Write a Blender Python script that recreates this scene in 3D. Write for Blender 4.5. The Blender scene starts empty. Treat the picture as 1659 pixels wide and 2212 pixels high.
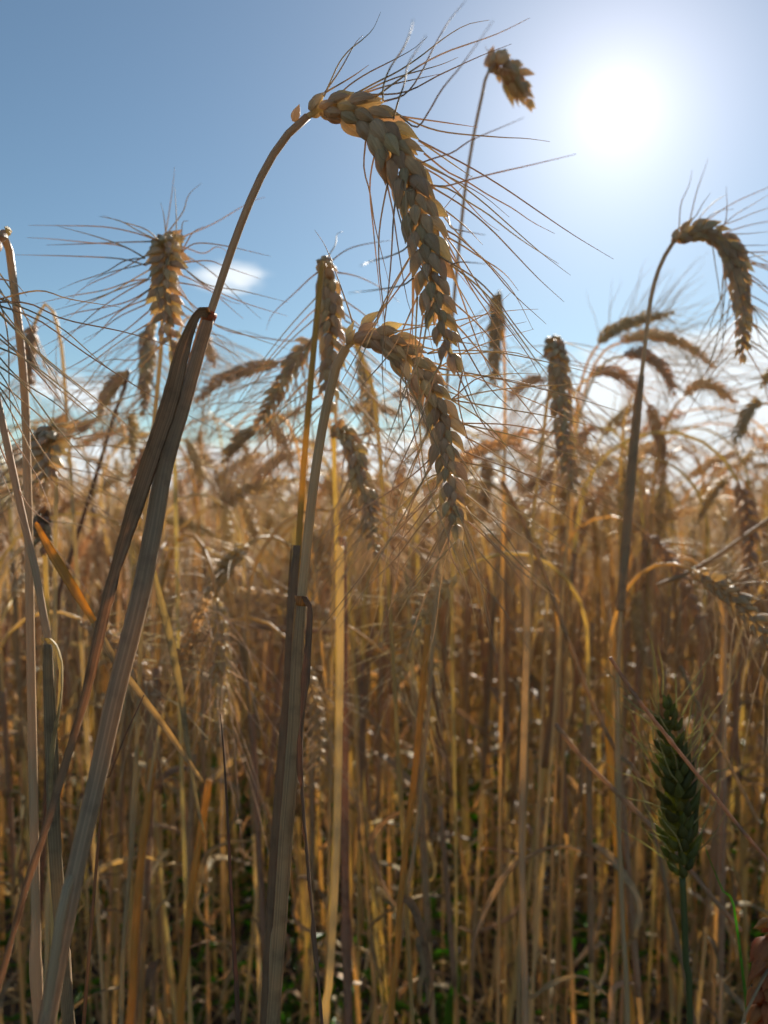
import bpy, math, random
import numpy as np
from mathutils import Matrix, Vector

# ------------------------------------------------------------------ camera
SC = bpy.context.scene
COL = SC.collection
IMG_W, IMG_H, FPX = 1659.0, 2212.0, 1703.0       # survey grid of the photograph and its focal length in that grid
CAM_H = 0.80
PITCH = math.radians(0.7)
CAM = np.array([0.0, 0.0, CAM_H])
FWD = np.array([0.0, math.cos(PITCH), -math.sin(PITCH)])
UPV = np.array([0.0, math.sin(PITCH), math.cos(PITCH)])
RGT = np.array([1.0, 0.0, 0.0])
def P(x, y, d):
    return CAM + d * (FWD + RGT * ((x - IMG_W / 2) / FPX) + UPV * ((IMG_H / 2 - y) / FPX))

cam = bpy.data.cameras.new('camera'); cam_o = bpy.data.objects.new('camera', cam); COL.objects.link(cam_o)
cam.sensor_fit = 'VERTICAL'; cam.sensor_height = 24.0
cam.lens = 12.0 / (IMG_H / 2 / FPX)
cam.clip_start = 0.01; cam.clip_end = 4000.0
cam_o.location = CAM; cam_o.rotation_euler = (math.pi / 2 - PITCH, 0, 0)
cam.dof.use_dof = True; cam.dof.focus_distance = 0.292; cam.dof.aperture_fstop = cam.lens / 2.5
SC.camera = cam_o

# ------------------------------------------------------------------ sky, sun, exposure
SUN_DIR = P(1335, 235, 1.0) - CAM; SUN_DIR /= np.linalg.norm(SUN_DIR)
SUN_EL = math.asin(SUN_DIR[2]); SUN_AZ = math.atan2(SUN_DIR[0], SUN_DIR[1])
SKY_STRENGTH, SUN_STRENGTH, EXPOSURE = 0.05, 5.0, 1.17

world = bpy.data.worlds.new('World'); SC.world = world; world.use_nodes = True
def N(nt, t, **kw):
    n = nt.nodes.new(t)
    for k, v in kw.items(): setattr(n, k, v)
    return n
def math_node(nt, op, a, b=None, c=None, clamp=False):
    n = nt.nodes.new('ShaderNodeMath'); n.operation = op; n.use_clamp = clamp
    for i, v in enumerate((a, b, c)):
        if v is None: continue
        if isinstance(v, (int, float)): n.inputs[i].default_value = v
        else: nt.links.new(v, n.inputs[i])
    return n.outputs[0]
def build_world():
    nt = world.node_tree; nt.nodes.clear(); L = nt.links.new
    out = N(nt, 'ShaderNodeOutputWorld'); bg = N(nt, 'ShaderNodeBackground')
    sky = N(nt, 'ShaderNodeTexSky'); sky.sky_type = 'NISHITA'; sky.sun_disc = False
    sky.sun_elevation = SUN_EL; sky.sun_rotation = SUN_AZ
    sky.altitude = 100; sky.air_density = 1.0; sky.dust_density = 0.06; sky.ozone_density = 3.0
    tc = N(nt, 'ShaderNodeTexCoord'); sep = N(nt, 'ShaderNodeSeparateXYZ')
    nrm = N(nt, 'ShaderNodeVectorMath', operation='NORMALIZE'); L(tc.outputs['Generated'], nrm.inputs[0]); L(nrm.outputs[0], sep.inputs[0])
    M = lambda *a, **k: math_node(nt, *a, **k)
    az = M('ARCTAN2', sep.outputs[0], sep.outputs[1]); el = M('ARCSINE', sep.outputs[2])
    # bright circumsolar haze
    dot = N(nt, 'ShaderNodeVectorMath', operation='DOT_PRODUCT'); L(nrm.outputs[0], dot.inputs[0]); dot.inputs[1].default_value = SUN_DIR
    ang = M('ARCCOSINE', M('MINIMUM', dot.outputs['Value'], 0.999999))
    g1 = M('MULTIPLY', M('EXPONENT', M('MULTIPLY', M('POWER', M('DIVIDE', ang, math.radians(1.25)), 2.0), -1.0)), 5.0)
    g2 = M('MULTIPLY', M('EXPONENT', M('MULTIPLY', M('POWER', M('DIVIDE', ang, math.radians(6.6)), 1.0), -1.0)), 7.0)
    g3 = M('MULTIPLY', M('EXPONENT', M('MULTIPLY', M('DIVIDE', ang, math.radians(20.0)), -1.0)), 1.1)
    glow = M('ADD', M('ADD', g1, g2), g3)
    # clouds: soft banks and puffs at their places in the sky, frayed by noise
    comb = N(nt, 'ShaderNodeCombineXYZ'); L(M('MULTIPLY', az, 5.0), comb.inputs[0]); L(M('MULTIPLY', el, 17.0), comb.inputs[1])
    noi = N(nt, 'ShaderNodeTexNoise'); noi.inputs['Scale'].default_value = 2.6; noi.inputs['Detail'].default_value = 6; noi.inputs['Roughness'].default_value = 0.55; noi.inputs['Distortion'].default_value = 0.4
    L(comb.outputs[0], noi.inputs['Vector'])
    def blob(px, py, sx, sy, amp):
        d = P(px, py, 1.0) - CAM; d /= np.linalg.norm(d)
        a0, e0 = math.atan2(d[0], d[1]), math.asin(d[2])
        q = M('ADD', M('POWER', M('DIVIDE', M('SUBTRACT', az, a0), sx / FPX), 2.0), M('POWER', M('DIVIDE', M('SUBTRACT', el, e0), sy / FPX), 2.0))
        return M('MULTIPLY', M('EXPONENT', M('MULTIPLY', q, -1.0)), amp)
    tot = blob(495, 592, 84, 40, 0.72)
    for b in ((175, 850, 120, 40, 0.62), (1660, 785, 300, 85, 1.0), (1400, 930, 330, 110, 0.85), (1080, 1000, 420, 70, 0.55), (560, 1010, 300, 40, 0.30), (250, 985, 200, 40, 0.35)):
        tot = M('ADD', tot, blob(*b))
    low = M('MULTIPLY', M('EXPONENT', M('MULTIPLY', M('POWER', M('DIVIDE', el, math.radians(5.0)), 2.0), -1.0)), 0.5)
    tot = M('ADD', tot, low)
    cl = M('ADD', tot, M('MULTIPLY', M('SUBTRACT', noi.outputs['Fac'], 0.5), 1.1))
    mr = N(nt, 'ShaderNodeMapRange'); mr.interpolation_type = 'SMOOTHSTEP'; L(cl, mr.inputs['Value'])
    mr.inputs['From Min'].default_value = 0.27; mr.inputs['From Max'].default_value = 0.66; mr.inputs['To Max'].default_value = 0.92
    addg = N(nt, 'ShaderNodeMix', data_type='RGBA', blend_type='ADD'); addg.inputs['Factor'].default_value = 1.0
    gc = N(nt, 'ShaderNodeMix', data_type='RGBA', blend_type='MULTIPLY'); gc.inputs['Factor'].default_value = 1.0
    cg = N(nt, 'ShaderNodeCombineColor'); [L(glow, cg.inputs[i]) for i in range(3)]
    L(cg.outputs[0], gc.inputs['A']); gc.inputs['B'].default_value = (1.08, 0.97, 0.97, 1)
    tint = N(nt, 'ShaderNodeMix', data_type='RGBA', blend_type='MULTIPLY'); tint.inputs['Factor'].default_value = 1.0
    L(sky.outputs[0], tint.inputs['A']); tint.inputs['B'].default_value = (0.83, 0.88, 0.80, 1)
    L(tint.outputs['Result'], addg.inputs['A']); L(gc.outputs['Result'], addg.inputs['B'])
    mixc = N(nt, 'ShaderNodeMix', data_type='RGBA'); L(mr.outputs[0], mixc.inputs['Factor']); L(addg.outputs['Result'], mixc.inputs['A'])
    mixc.inputs['B'].default_value = (9.0, 9.5, 9.9, 1)
    L(mixc.outputs['Result'], bg.inputs['Color']); bg.inputs['Strength'].default_value = SKY_STRENGTH
    L(bg.outputs[0], out.inputs[0])
build_world()

sun = bpy.data.lights.new('sun', 'SUN'); sun.energy = SUN_STRENGTH; sun.angle = math.radians(0.53); sun.color = (1.0, 0.93, 0.82)
sun_o = bpy.data.objects.new('sun', sun); COL.objects.link(sun_o)
sun_o.rotation_euler = Vector(SUN_DIR).to_track_quat('Z', 'Y').to_euler(); sun_o.location = (2, 8, 6)

SC.view_settings.view_transform = 'Standard'; SC.view_settings.look = 'None'
SC.view_settings.exposure = EXPOSURE; SC.view_settings.gamma = 1.0; SC.view_settings.use_curve_mapping = False
SC.render.engine = 'CYCLES'
SC.cycles.use_denoising = True
SC.cycles.use_adaptive_sampling = True; SC.cycles.adaptive_threshold = 0.03; SC.cycles.max_bounces = 6; SC.cycles.diffuse_bounces = 4; SC.cycles.transmission_bounces = 4; SC.cycles.glossy_bounces = 2
SC.cycles.sample_clamp_indirect = 6.0; SC.cycles.sample_clamp_direct = 5.0
SC.cycles.caustics_reflective = False; SC.cycles.caustics_refractive = False

# ------------------------------------------------------------------ materials
def straw(name, c1, c2, c3=None, trans=0.3, tcol=None, rough=0.45, streak=(14, 45), vary=0.25, hue=0.02, spec=0.35, spots=0.0, bump=0.15, tint2=None, edge=0.18):
    """dry plant fibre: lengthwise streaks, a little per-piece variation, light passing through"""
    m = bpy.data.materials.new(name); m.use_nodes = True; nt = m.node_tree; nt.nodes.clear(); L = nt.links.new
    M = lambda *a, **k: math_node(nt, *a, **k)
    out = N(nt, 'ShaderNodeOutputMaterial'); uv = N(nt, 'ShaderNodeUVMap'); oi = N(nt, 'ShaderNodeObjectInfo')
    mp = N(nt, 'ShaderNodeMapping'); L(uv.outputs[0], mp.inputs['Vector']); mp.inputs['Scale'].default_value = (streak[0], streak[1], 1)
    off = N(nt, 'ShaderNodeCombineXYZ'); L(M('MULTIPLY', oi.outputs['Random'], 37.0), off.inputs[0]); L(M('MULTIPLY', oi.outputs['Random'], 91.0), off.inputs[1]); L(off.outputs[0], mp.inputs['Location'])
    n1 = N(nt, 'ShaderNodeTexNoise'); n1.inputs['Scale'].default_value = 1.0; n1.inputs['Detail'].default_value = 5; n1.inputs['Roughness'].default_value = 0.6; L(mp.outputs[0], n1.inputs['Vector'])
    rp = N(nt, 'ShaderNodeValToRGB'); L(n1.outputs['Fac'], rp.inputs[0])
    e = rp.color_ramp.elements; e[0].position = 0.5 - edge; e[0].color = (*c2, 1); e[1].position = 0.5 + edge; e[1].color = (*c1, 1)
    col = rp.outputs[0]
    if tint2 is not None:                                   # other pieces lean to a second shade
        mx = N(nt, 'ShaderNodeMix', data_type='RGBA'); mr = N(nt, 'ShaderNodeMapRange'); L(M('FRACT', M('MULTIPLY', oi.outputs['Random'], 7.13)), mr.inputs[0])
        mr.inputs[1].default_value = 0.35; mr.inputs[2].default_value = 0.8; mr.inputs[4].default_value = 0.85
        L(mr.outputs[0], mx.inputs['Factor']); L(col, mx.inputs['A']); mx.inputs['B'].default_value = (*tint2, 1); col = mx.outputs['Result']
    if c3 is not None and spots > 0:
        tc = N(nt, 'ShaderNodeTexCoord'); n2 = N(nt, 'ShaderNodeTexNoise'); n2.inputs['Scale'].default_value = 130; n2.inputs['Detail'].default_value = 5; L(tc.outputs['Object'], n2.inputs['Vector'])
        r2 = N(nt, 'ShaderNodeMapRange'); L(n2.outputs['Fac'], r2.inputs[0]); r2.inputs[1].default_value = 0.52; r2.inputs[2].default_value = 0.72; r2.inputs[4].default_value = spots
        mx = N(nt, 'ShaderNodeMix', data_type='RGBA'); L(r2.outputs[0], mx.inputs['Factor']); L(col, mx.inputs['A']); mx.inputs['B'].default_value = (*c3, 1); col = mx.outputs['Result']
    hs = N(nt, 'ShaderNodeHueSaturation'); L(col, hs.inputs['Color'])
    L(M('ADD', M('MULTIPLY', oi.outputs['Random'], 2 * vary), 1 - vary), hs.inputs['Value'])
    L(M('ADD', M('MULTIPLY', M('FRACT', M('MULTIPLY', oi.outputs['Random'], 3.7)), 2 * hue), 0.5 - hue), hs.inputs['Hue'])
    pb = N(nt, 'ShaderNodeBsdfPrincipled'); L(hs.outputs[0], pb.inputs['Base Color']); pb.inputs['Roughness'].default_value = rough
    pb.inputs['Specular IOR Level'].default_value = spec
    bp = N(nt, 'ShaderNodeBump'); bp.inputs['Strength'].default_value = bump; bp.inputs['Distance'].default_value = 0.0006; L(n1.outputs['Fac'], bp.inputs['Height']); L(bp.outputs[0], pb.inputs['Normal'])
    tr = N(nt, 'ShaderNodeBsdfTranslucent')
    tm = N(nt, 'ShaderNodeMix', data_type='RGBA', blend_type='MULTIPLY'); tm.inputs['Factor'].default_value = 1.0; L(hs.outputs[0], tm.inputs['A'])
    tm.inputs['B'].default_value = (*(tcol or (1.6, 1.45, 1.1)), 1); tm.clamp_result = True; L(tm.outputs['Result'], tr.inputs['Color'])
    ms = N(nt, 'ShaderNodeMixShader'); ms.inputs[0].default_value = trans; L(pb.outputs[0], ms.inputs[1]); L(tr.outputs[0], ms.inputs[2]); L(ms.outputs[0], out.inputs[0])
    return m

MAT = dict(
    stem=straw('stem_straw', (0.76, 0.58, 0.28), (0.58, 0.43, 0.20), trans=0.46, tcol=(1.22, 1.16, 0.80), rough=0.4, streak=(9, 30), vary=0.25, tint2=(0.62, 0.49, 0.31)),
    hero_stem=straw('stem_pale', (0.57, 0.42, 0.25), (0.43, 0.30, 0.17), trans=0.2, tcol=(1.4, 1.2, 0.9), rough=0.42, streak=(10, 30), vary=0.1),
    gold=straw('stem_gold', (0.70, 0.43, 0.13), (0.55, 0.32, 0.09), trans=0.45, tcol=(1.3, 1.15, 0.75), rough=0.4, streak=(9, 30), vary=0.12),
    sheath=straw('sheath_greybrown', (0.54, 0.395, 0.25), (0.33, 0.23, 0.145), (0.18, 0.125, 0.085), trans=0.40, tcol=(1.4, 1.25, 1.0), rough=0.5, streak=(24, 4), vary=0.15, spots=0.45, bump=0.7, edge=0.09),
    leaf=straw('leaf_dry', (0.62, 0.49, 0.31), (0.40, 0.30, 0.17), (0.14, 0.10, 0.07), trans=0.45, tcol=(1.3, 1.2, 0.9), rough=0.55, spec=0.15, streak=(20, 6), edge=0.1, vary=0.3, spots=0.5, bump=0.3),
    flag=straw('leaf_flag', (0.50, 0.36, 0.23), (0.30, 0.20, 0.125), (0.07, 0.045, 0.03), trans=0.34, tcol=(1.6, 1.3, 0.9), rough=0.5, streak=(26, 4), vary=0.08, spots=0.45, bump=0.7, edge=0.09),
    dark_leaf=straw('leaf_dark', (0.30, 0.205, 0.125), (0.15, 0.10, 0.065), (0.07, 0.05, 0.035), trans=0.3, tcol=(1.8, 1.3, 0.8), rough=0.45, streak=(16, 40), vary=0.15, spots=0.4, bump=0.3),
    collar=straw('collar_orange', (0.55, 0.25, 0.08), (0.34, 0.14, 0.05), trans=0.4, rough=0.5, vary=0.1),
    husk=straw('husk_tan', (0.82, 0.645, 0.44), (0.63, 0.475, 0.30), (0.36, 0.25, 0.16), trans=0.44, tcol=(1.07, 1.07, 0.92), rough=0.42, streak=(15, 1.6), vary=0.18, spots=0.4, bump=0.8),
    awn=straw('awn_straw', (0.58, 0.46, 0.31), (0.42, 0.31, 0.20), trans=0.30, rough=0.55, streak=(3, 60), vary=0.2, spec=0.18, bump=0.0),
    ripe_awn=straw('awn_backlit', (0.72, 0.60, 0.43), (0.56, 0.44, 0.29), trans=0.42, tcol=(1.2, 1.15, 1.0), rough=0.45, streak=(3, 60), vary=0.2, spec=0.3, bump=0.0),  # paler awn copy for the field, its backlit glow put into the colour
    ripe_husk=straw('husk_backlit', (0.78, 0.62, 0.43), (0.62, 0.47, 0.30), (0.40, 0.28, 0.17), trans=0.55, tcol=(1.15, 1.12, 0.95), rough=0.45, streak=(15, 1.6), vary=0.18, spots=0.3, bump=0.4),  # field husk copy, backlit brightness put into its colour and translucency
    green_husk=straw('husk_green', (0.17, 0.175, 0.05), (0.085, 0.10, 0.025), (0.36, 0.30, 0.12), trans=0.5, tcol=(1.7, 1.65, 0.8), rough=0.45, streak=(15, 1.6), vary=0.35, spots=0.5),
    green_stem=straw('stem_green', (0.10, 0.12, 0.045), (0.065, 0.085, 0.03), trans=0.2, rough=0.45, vary=0.1),
    green_awn=straw('awn_green', (0.50, 0.45, 0.22), (0.34, 0.32, 0.14), trans=0.35, rough=0.35, vary=0.2),
    blade=straw('blade_green', (0.15, 0.30, 0.04), (0.09, 0.20, 0.03), trans=0.5, tcol=(1.6, 1.7, 0.7), rough=0.4, vary=0.25),
)

def simple_ground():
    m = bpy.data.materials.new('soil'); m.use_nodes = True; nt = m.node_tree; L = nt.links.new
    b = nt.nodes['Principled BSDF']; tc = N(nt, 'ShaderNodeTexCoord'); n = N(nt, 'ShaderNodeTexNoise'); n.inputs['Scale'].default_value = 22; n.inputs['Detail'].default_value = 8
    L(tc.outputs['Object'], n.inputs['Vector']); r = N(nt, 'ShaderNodeValToRGB'); L(n.outputs['Fac'], r.inputs[0])
    r.color_ramp.elements[0].color = (0.035, 0.026, 0.017, 1); r.color_ramp.elements[1].color = (0.12, 0.09, 0.058, 1)
    L(r.outputs[0], b.inputs['Base Color']); b.inputs['Roughness'].default_value = 0.95
    bp = N(nt, 'ShaderNodeBump'); bp.inputs['Strength'].default_value = 0.7; bp.inputs['Distance'].default_value = 0.02; L(n.outputs['Fac'], bp.inputs['Height']); L(bp.outputs[0], b.inputs['Normal'])
    return m
def hill_mat():
    m = bpy.data.materials.new('wooded_hill'); m.use_nodes = True; nt = m.node_tree; L = nt.links.new
    b = nt.nodes['Principled BSDF']; tc = N(nt, 'ShaderNodeTexCoord'); n = N(nt, 'ShaderNodeTexNoise'); n.inputs['Scale'].default_value = 0.12; n.inputs['Detail'].default_value = 6
    L(tc.outputs['Object'], n.inputs['Vector']); r = N(nt, 'ShaderNodeValToRGB'); L(n.outputs['Fac'], r.inputs[0])
    r.color_ramp.elements[0].color = (0.05, 0.075, 0.06, 1); r.color_ramp.elements[1].color = (0.13, 0.16, 0.13, 1)
    L(r.outputs[0], b.inputs['Base Color']); b.inputs['Roughness'].default_value = 1.0
    return m
MAT['soil'] = simple_ground(); MAT['hill'] = hill_mat()

# ------------------------------------------------------------------ geometry helpers
def unit(v):
    v = np.asarray(v, float); n = np.linalg.norm(v)
    return v / n if n > 1e-12 else v
def spline(pts, n):
    """Catmull-Rom through pts, resampled to n points at even spacing"""
    p = np.asarray(pts, float)
    if len(p) == 2: dense = p[0] + (p[1] - p[0]) * np.linspace(0, 1, 60)[:, None]
    else:
        q = np.vstack([2 * p[0] - p[1], p, 2 * p[-1] - p[-2]]); segs = []
        for i in range(1, len(q) - 2):
            t = np.linspace(0, 1, 24, endpoint=False)[:, None]; a, b, c, d = q[i - 1], q[i], q[i + 1], q[i + 2]
            segs.append(0.5 * (2 * b + (c - a) * t + (2 * a - 5 * b + 4 * c - d) * t ** 2 + (3 * b - a - 3 * c + d) * t ** 3))
        segs.append(p[-1:]); dense = np.vstack(segs)
    s = np.concatenate([[0], np.cumsum(np.linalg.norm(np.diff(dense, axis=0), axis=1))])
    u = np.linspace(0, s[-1], n)
    return np.stack([np.interp(u, s, dense[:, k]) for k in range(3)], 1)
def arclen(path): return np.concatenate([[0], np.cumsum(np.linalg.norm(np.diff(path, axis=0), axis=1))])
def frames(path, up=(0.3, -1, 0.1)):
    T = np.gradient(path, axis=0); T /= np.maximum(np.linalg.norm(T, axis=1), 1e-12)[:, None]
    A = np.zeros_like(T); a = np.asarray(up, float); a = a - T[0] * (a @ T[0])
    if np.linalg.norm(a) < 1e-4: a = np.cross(T[0], (0.31, 0.7, 0.2))
    A[0] = unit(a)
    for i in range(1, len(T)):
        a = A[i - 1] - T[i] * (A[i - 1] @ T[i]); A[i] = unit(a)
    return T, A, np.cross(T, A)

class Geo:
    def __init__(self): self.v, self.f, self.uv, self.mi, self.n = [], [], [], [], 0
    def add(self, v, f, uv, mi=0):
        self.v.append(np.asarray(v, float)); self.uv.append(np.asarray(uv, float))
        self.f.extend([[i + self.n for i in q] for q in f]); self.mi.extend([mi] * len(f)); self.n += len(v)
    def merge(self, g, M=None, mi=0):
        v = np.vstack(g.v)
        if M is not None: v = v @ M[:3, :3].T + M[:3, 3]
        self.add(v, g.f, np.vstack(g.uv), mi)
    def mesh(self, name, mats, smooth=True):
        me = bpy.data.meshes.new(name); v = np.vstack(self.v); me.from_pydata(v.tolist(), [], self.f)
        for m in mats: me.materials.append(m)
        ul = me.uv_layers.new(name='UVMap'); li = np.zeros(len(me.loops), np.int32); me.loops.foreach_get('vertex_index', li)
        ul.data.foreach_set('uv', np.vstack(self.uv)[li].astype(np.float32).ravel())
        me.polygons.foreach_set('material_index', np.array(self.mi, np.int32))
        me.polygons.foreach_set('use_smooth', np.full(len(me.polygons), smooth)); me.update()
        return me

_fc = {}
def tube_faces(n, k, cap):
    key = (n, k, cap)
    if key not in _fc:
        f = [[i * k + j, i * k + (j + 1) % k, (i + 1) * k + (j + 1) % k, (i + 1) * k + j] for i in range(n - 1) for j in range(k)]
        if cap: f += [list(range(k))[::-1], list(range((n - 1) * k, n * k))]
        _fc[key] = f
    return _fc[key]
def sweep(g, path, rings, up=(0.3, -1, 0.1), twist=None, mi=0, cap=True):
    """rings: (n, k, 2) cross-section coordinates along (A, B)"""
    T, A, B = frames(path, up); n, k = rings.shape[:2]
    if twist is not None:
        c, s = np.cos(twist)[:, None], np.sin(twist)[:, None]; A, B = A * c + B * s, B * c - A * s
    v = path[:, None, :] + rings[:, :, :1] * A[:, None, :] + rings[:, :, 1:] * B[:, None, :]
    s = arclen(path); u = np.abs(2 * np.arange(k) / k - 1)
    uv = np.stack([np.tile(u, n), np.repeat(s, k)], 1)
    g.add(v.reshape(-1, 3), tube_faces(n, k, cap), uv, mi)
def tube(g, path, rad, k=8, mi=0, up=(0.3, -1, 0.1), cap=True):
    a = np.arange(k) * 2 * math.pi / k; r = np.broadcast_to(np.asarray(rad, float), (len(path),))
    sweep(g, path, np.stack([np.cos(a)[None] * r[:, None], np.sin(a)[None] * r[:, None]], 2), up, None, mi, cap)
def ribbon(g, path, width, fold=0.35, thick=0.00022, k=10, mi=0, up=(0, -1, 0), twist=None, wav=None):
    """leaf blade: a thin folded lens in cross-section"""
    n = len(path); a = np.arange(k) * 2 * math.pi / k; w = np.broadcast_to(np.asarray(width, float), (n,)) / 2
    fo = np.broadcast_to(np.asarray(fold, float), (n,))
    x = np.cos(a)[None] * w[:, None]; y = np.sin(a)[None] * np.minimum(thick, w * 0.5)[:, None] + np.abs(np.cos(a))[None] ** 1.3 * (fo * w)[:, None]
    if wav is not None: y = y + np.sign(np.cos(a))[None] * np.abs(np.cos(a))[None] ** 2 * wav[:, None]
    sweep(g, path, np.stack([y, x], 2), up, twist, mi, True)

def obj(name, me, parent=None, kind=None, label=None):
    o = bpy.data.objects.new(name, me); COL.objects.link(o)
    if parent is not None: o.parent = parent
    if kind: o['kind'] = kind
    if label: o['label'] = label
    return o
def thing(name, label, cat, loc, group=None):
    o = bpy.data.objects.new(name, None); COL.objects.link(o); o.location = loc; o.empty_display_size = 0.02
    o['label'] = label; o['category'] = cat
    if group: o['group'] = group
    return o

# ------------------------------------------------------------------ the ear of wheat
def husk_geo(nt, na, wmax=0.27, beak=1.0, keel=0.25):
    t = np.linspace(0, 1, nt); tt = [0, .08, .22, .36, .52, .68, .82, .92, 1]; ww = [.35, .64, .95, 1, .88, .64, .37, .17, .03]
    w = np.interp(t, tt, ww) * wmax; a = np.arange(na) * 2 * math.pi / na + math.pi / 2
    if na > 12: w = w[:, None] * (1 + 0.07 * np.cos(9 * a)[None] * np.sin(math.pi * t)[:, None])
    else: w = np.repeat(w[:, None], na, 1)
    x = np.cos(a)[None] * w; sy = np.sin(a)[None]
    y = np.where(sy > 0, sy * 0.72, sy * 0.35) * w * (1 + keel * np.exp(-(np.cos(a)[None] / 0.3) ** 2) * (sy > 0))
    y = y + (0.09 * np.sin(math.pi * t) - 0.02)[:, None] + (0.05 * beak * t ** 6)[:, None]
    z = np.repeat(t[:, None], na, 1); v = np.stack([x, y, z], 2).reshape(-1, 3)
    u = np.abs(2 * np.arange(na) / na - 1); g = Geo()
    g.add(v, tube_faces(nt, na, True), np.stack([np.tile(u, nt), np.repeat(t, na)], 1)); return g
HUSK_HI = [husk_geo(10, 36), husk_geo(10, 36, 0.285, 0.8, 0.15), husk_geo(10, 36, 0.25, 2.2, 0.5)]
HUSK_LO = [husk_geo(6, 6), husk_geo(6, 6, 0.30, 0.4, 0.1), husk_geo(6, 6, 0.24, 1.6, 0.4)]
HUSK_TINY = [husk_geo(5, 5)]

def lay_ear(path, face, rng, size=1.0, nodes=None, awn=(0.045, 0.085), spread=0.55, awn_share=0.62, open_=1.0, down=0.15, blunt=False, fan=1.0):
    """where every husk and awn of an ear sits: [(4x4, variant)], [awn polyline]"""
    L = arclen(path)[-1]; nodes = nodes or max(9, int(L / (0.0031 * size)))
    pp = spline(path, nodes + 3); T, _, _ = frames(pp); husks, awns = [], []
    for i in range(nodes):
        s = i / (nodes - 1); c = pp[i + 1]; t = T[i + 1]; f = np.asarray(face(s) if callable(face) else face, float); f = unit(f - t * (f @ t)); S = np.cross(t, f)
        sg = 1 if i % 2 else -1
        sc = size * np.interp(s, [0, .12, .35, .7, 1], [.8, 1.0, 1.03, .92, .6]) * rng.uniform(.88, 1.1)
        for k, lem in ((-1, 0), (-0.4, 1), (0.4, 1), (1, 0)):
            al = math.radians(rng.uniform(6, 13) + 15 * lem) * open_; be = math.radians(rng.uniform(9, 16)) * k * fan
            d = unit(t * math.cos(al) + sg * S * math.sin(al) + f * math.sin(be) + 0.10 * rng.normal(size=3))
            nrm = unit(f * k * 1.0 + sg * S * (0.34 if not lem else 0.5)); nrm = unit(nrm - d * (nrm @ d)); X = np.cross(nrm, d)
            ln = 0.0090 * sc * rng.uniform(0.82, 1.16) * (1.14 if lem else 0.96); wd = ln * rng.uniform(0.78, 1.02)
            b = c + sg * S * (0.0007 if not lem else 0.0018) * sc + f * k * 0.0021 * sc * fan - t * (0.002 if not lem else 0.0006)
            if rng.random() < 0.05: continue
            M = np.eye(4); M[:3, 0] = X * wd; M[:3, 1] = nrm * ln * 0.95; M[:3, 2] = d * ln; M[:3, 3] = b
            husks.append((M, int(rng.integers(0, 3))))
            if rng.random() < awn_share * (1.0 if lem else 0.45):
                La = rng.uniform(*awn) * np.interp(s, [0, .2, .8, 1], [.75, 1, 1, .8])
                d0 = unit(d * 0.9 + sg * S * spread * rng.uniform(0.5, 1.3) + f * k * spread * 0.55 + 0.12 * rng.normal(size=3))
                bend = t * rng.uniform(-0.1, 0.6) + np.array([0, 0, -down]) + 0.07 * rng.normal(size=3)
                q = np.linspace(0, 1, 7)[:, None]; tip = b + d * ln * 0.96
                awns.append(tip + d0 * La * q + bend * La * q ** 2 * 0.6 + 0.0022 * rng.normal(size=3) * np.sin(q * 6.0) * q)
    for k in (-1, 1):                                        # the crowning husk pair
        t = T[-1]; f = np.asarray(face(1.0) if callable(face) else face, float); f = unit(f - t * (f @ t)); S = np.cross(t, f)
        d = unit(t + 0.2 * k * S); nrm = unit(f - d * (f @ d)); M = np.eye(4); ln = 0.0085 * size * 0.8
        M[:3, 0] = np.cross(nrm, d) * ln; M[:3, 1] = nrm * ln; M[:3, 2] = d * ln; M[:3, 3] = pp[-2]; husks.append((M, 0))
    return husks, awns
def awn_geo(g, pts, r0=0.00036, n=12, k=5, mi=0):
    p = spline(pts, n); tube(g, p, np.interp(np.linspace(0, 1, n), [0, .1, .6, 1], [r0 * 1.25, r0, r0 * 0.72, r0 * 0.22]), k, mi)

_husk_mesh = {}
def husk_meshes(mat):
    if mat not in _husk_mesh: _husk_mesh[mat] = [g.mesh('husk', [MAT[mat]]) for g in HUSK_HI]
    return _husk_mesh[mat]
def to_matrix(M): return Matrix([list(map(float, r)) for r in M])

def fine_ear(root, path, husks, awns, mat='husk', awn_mat='awn', awn_r=0.00036, rach=0.0011, label=None):
    """ear whose husks and awns are objects of their own"""
    o0 = np.array(root.location); g = Geo(); p = spline(path, 24) - o0; tube(g, p, np.linspace(rach, rach * 0.6, 24), 8)
    ear = obj('ear', g.mesh('ear_axis', [MAT[mat]]), root, label=label)
    hm = husk_meshes(mat)
    for M, kind in husks:
        h = obj('husk', hm[kind], ear); MM = M.copy(); MM[:3, 3] -= o0; h.matrix_local = to_matrix(MM)
    for a in awns:
        c = a[0]; g = Geo(); awn_geo(g, a - c, awn_r, 16, 6); w = obj('awn', g.mesh('awn', [MAT[awn_mat]]), ear); w.location = c - o0
    return ear
def joined_ear_geo(path, husks, awns, o0, lib=HUSK_LO, awn_r=0.00034, an=8, ak=4):
    g = Geo(); tube(g, spline(path, 14) - o0, 0.001, 5)
    for M, kind in husks:
        MM = M.copy(); MM[:3, 3] -= o0; g.merge(lib[kind % len(lib)], MM)
    ga = Geo()
    for a in awns: awn_geo(ga, a - o0, awn_r, an, ak)
    return g, ga

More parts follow.
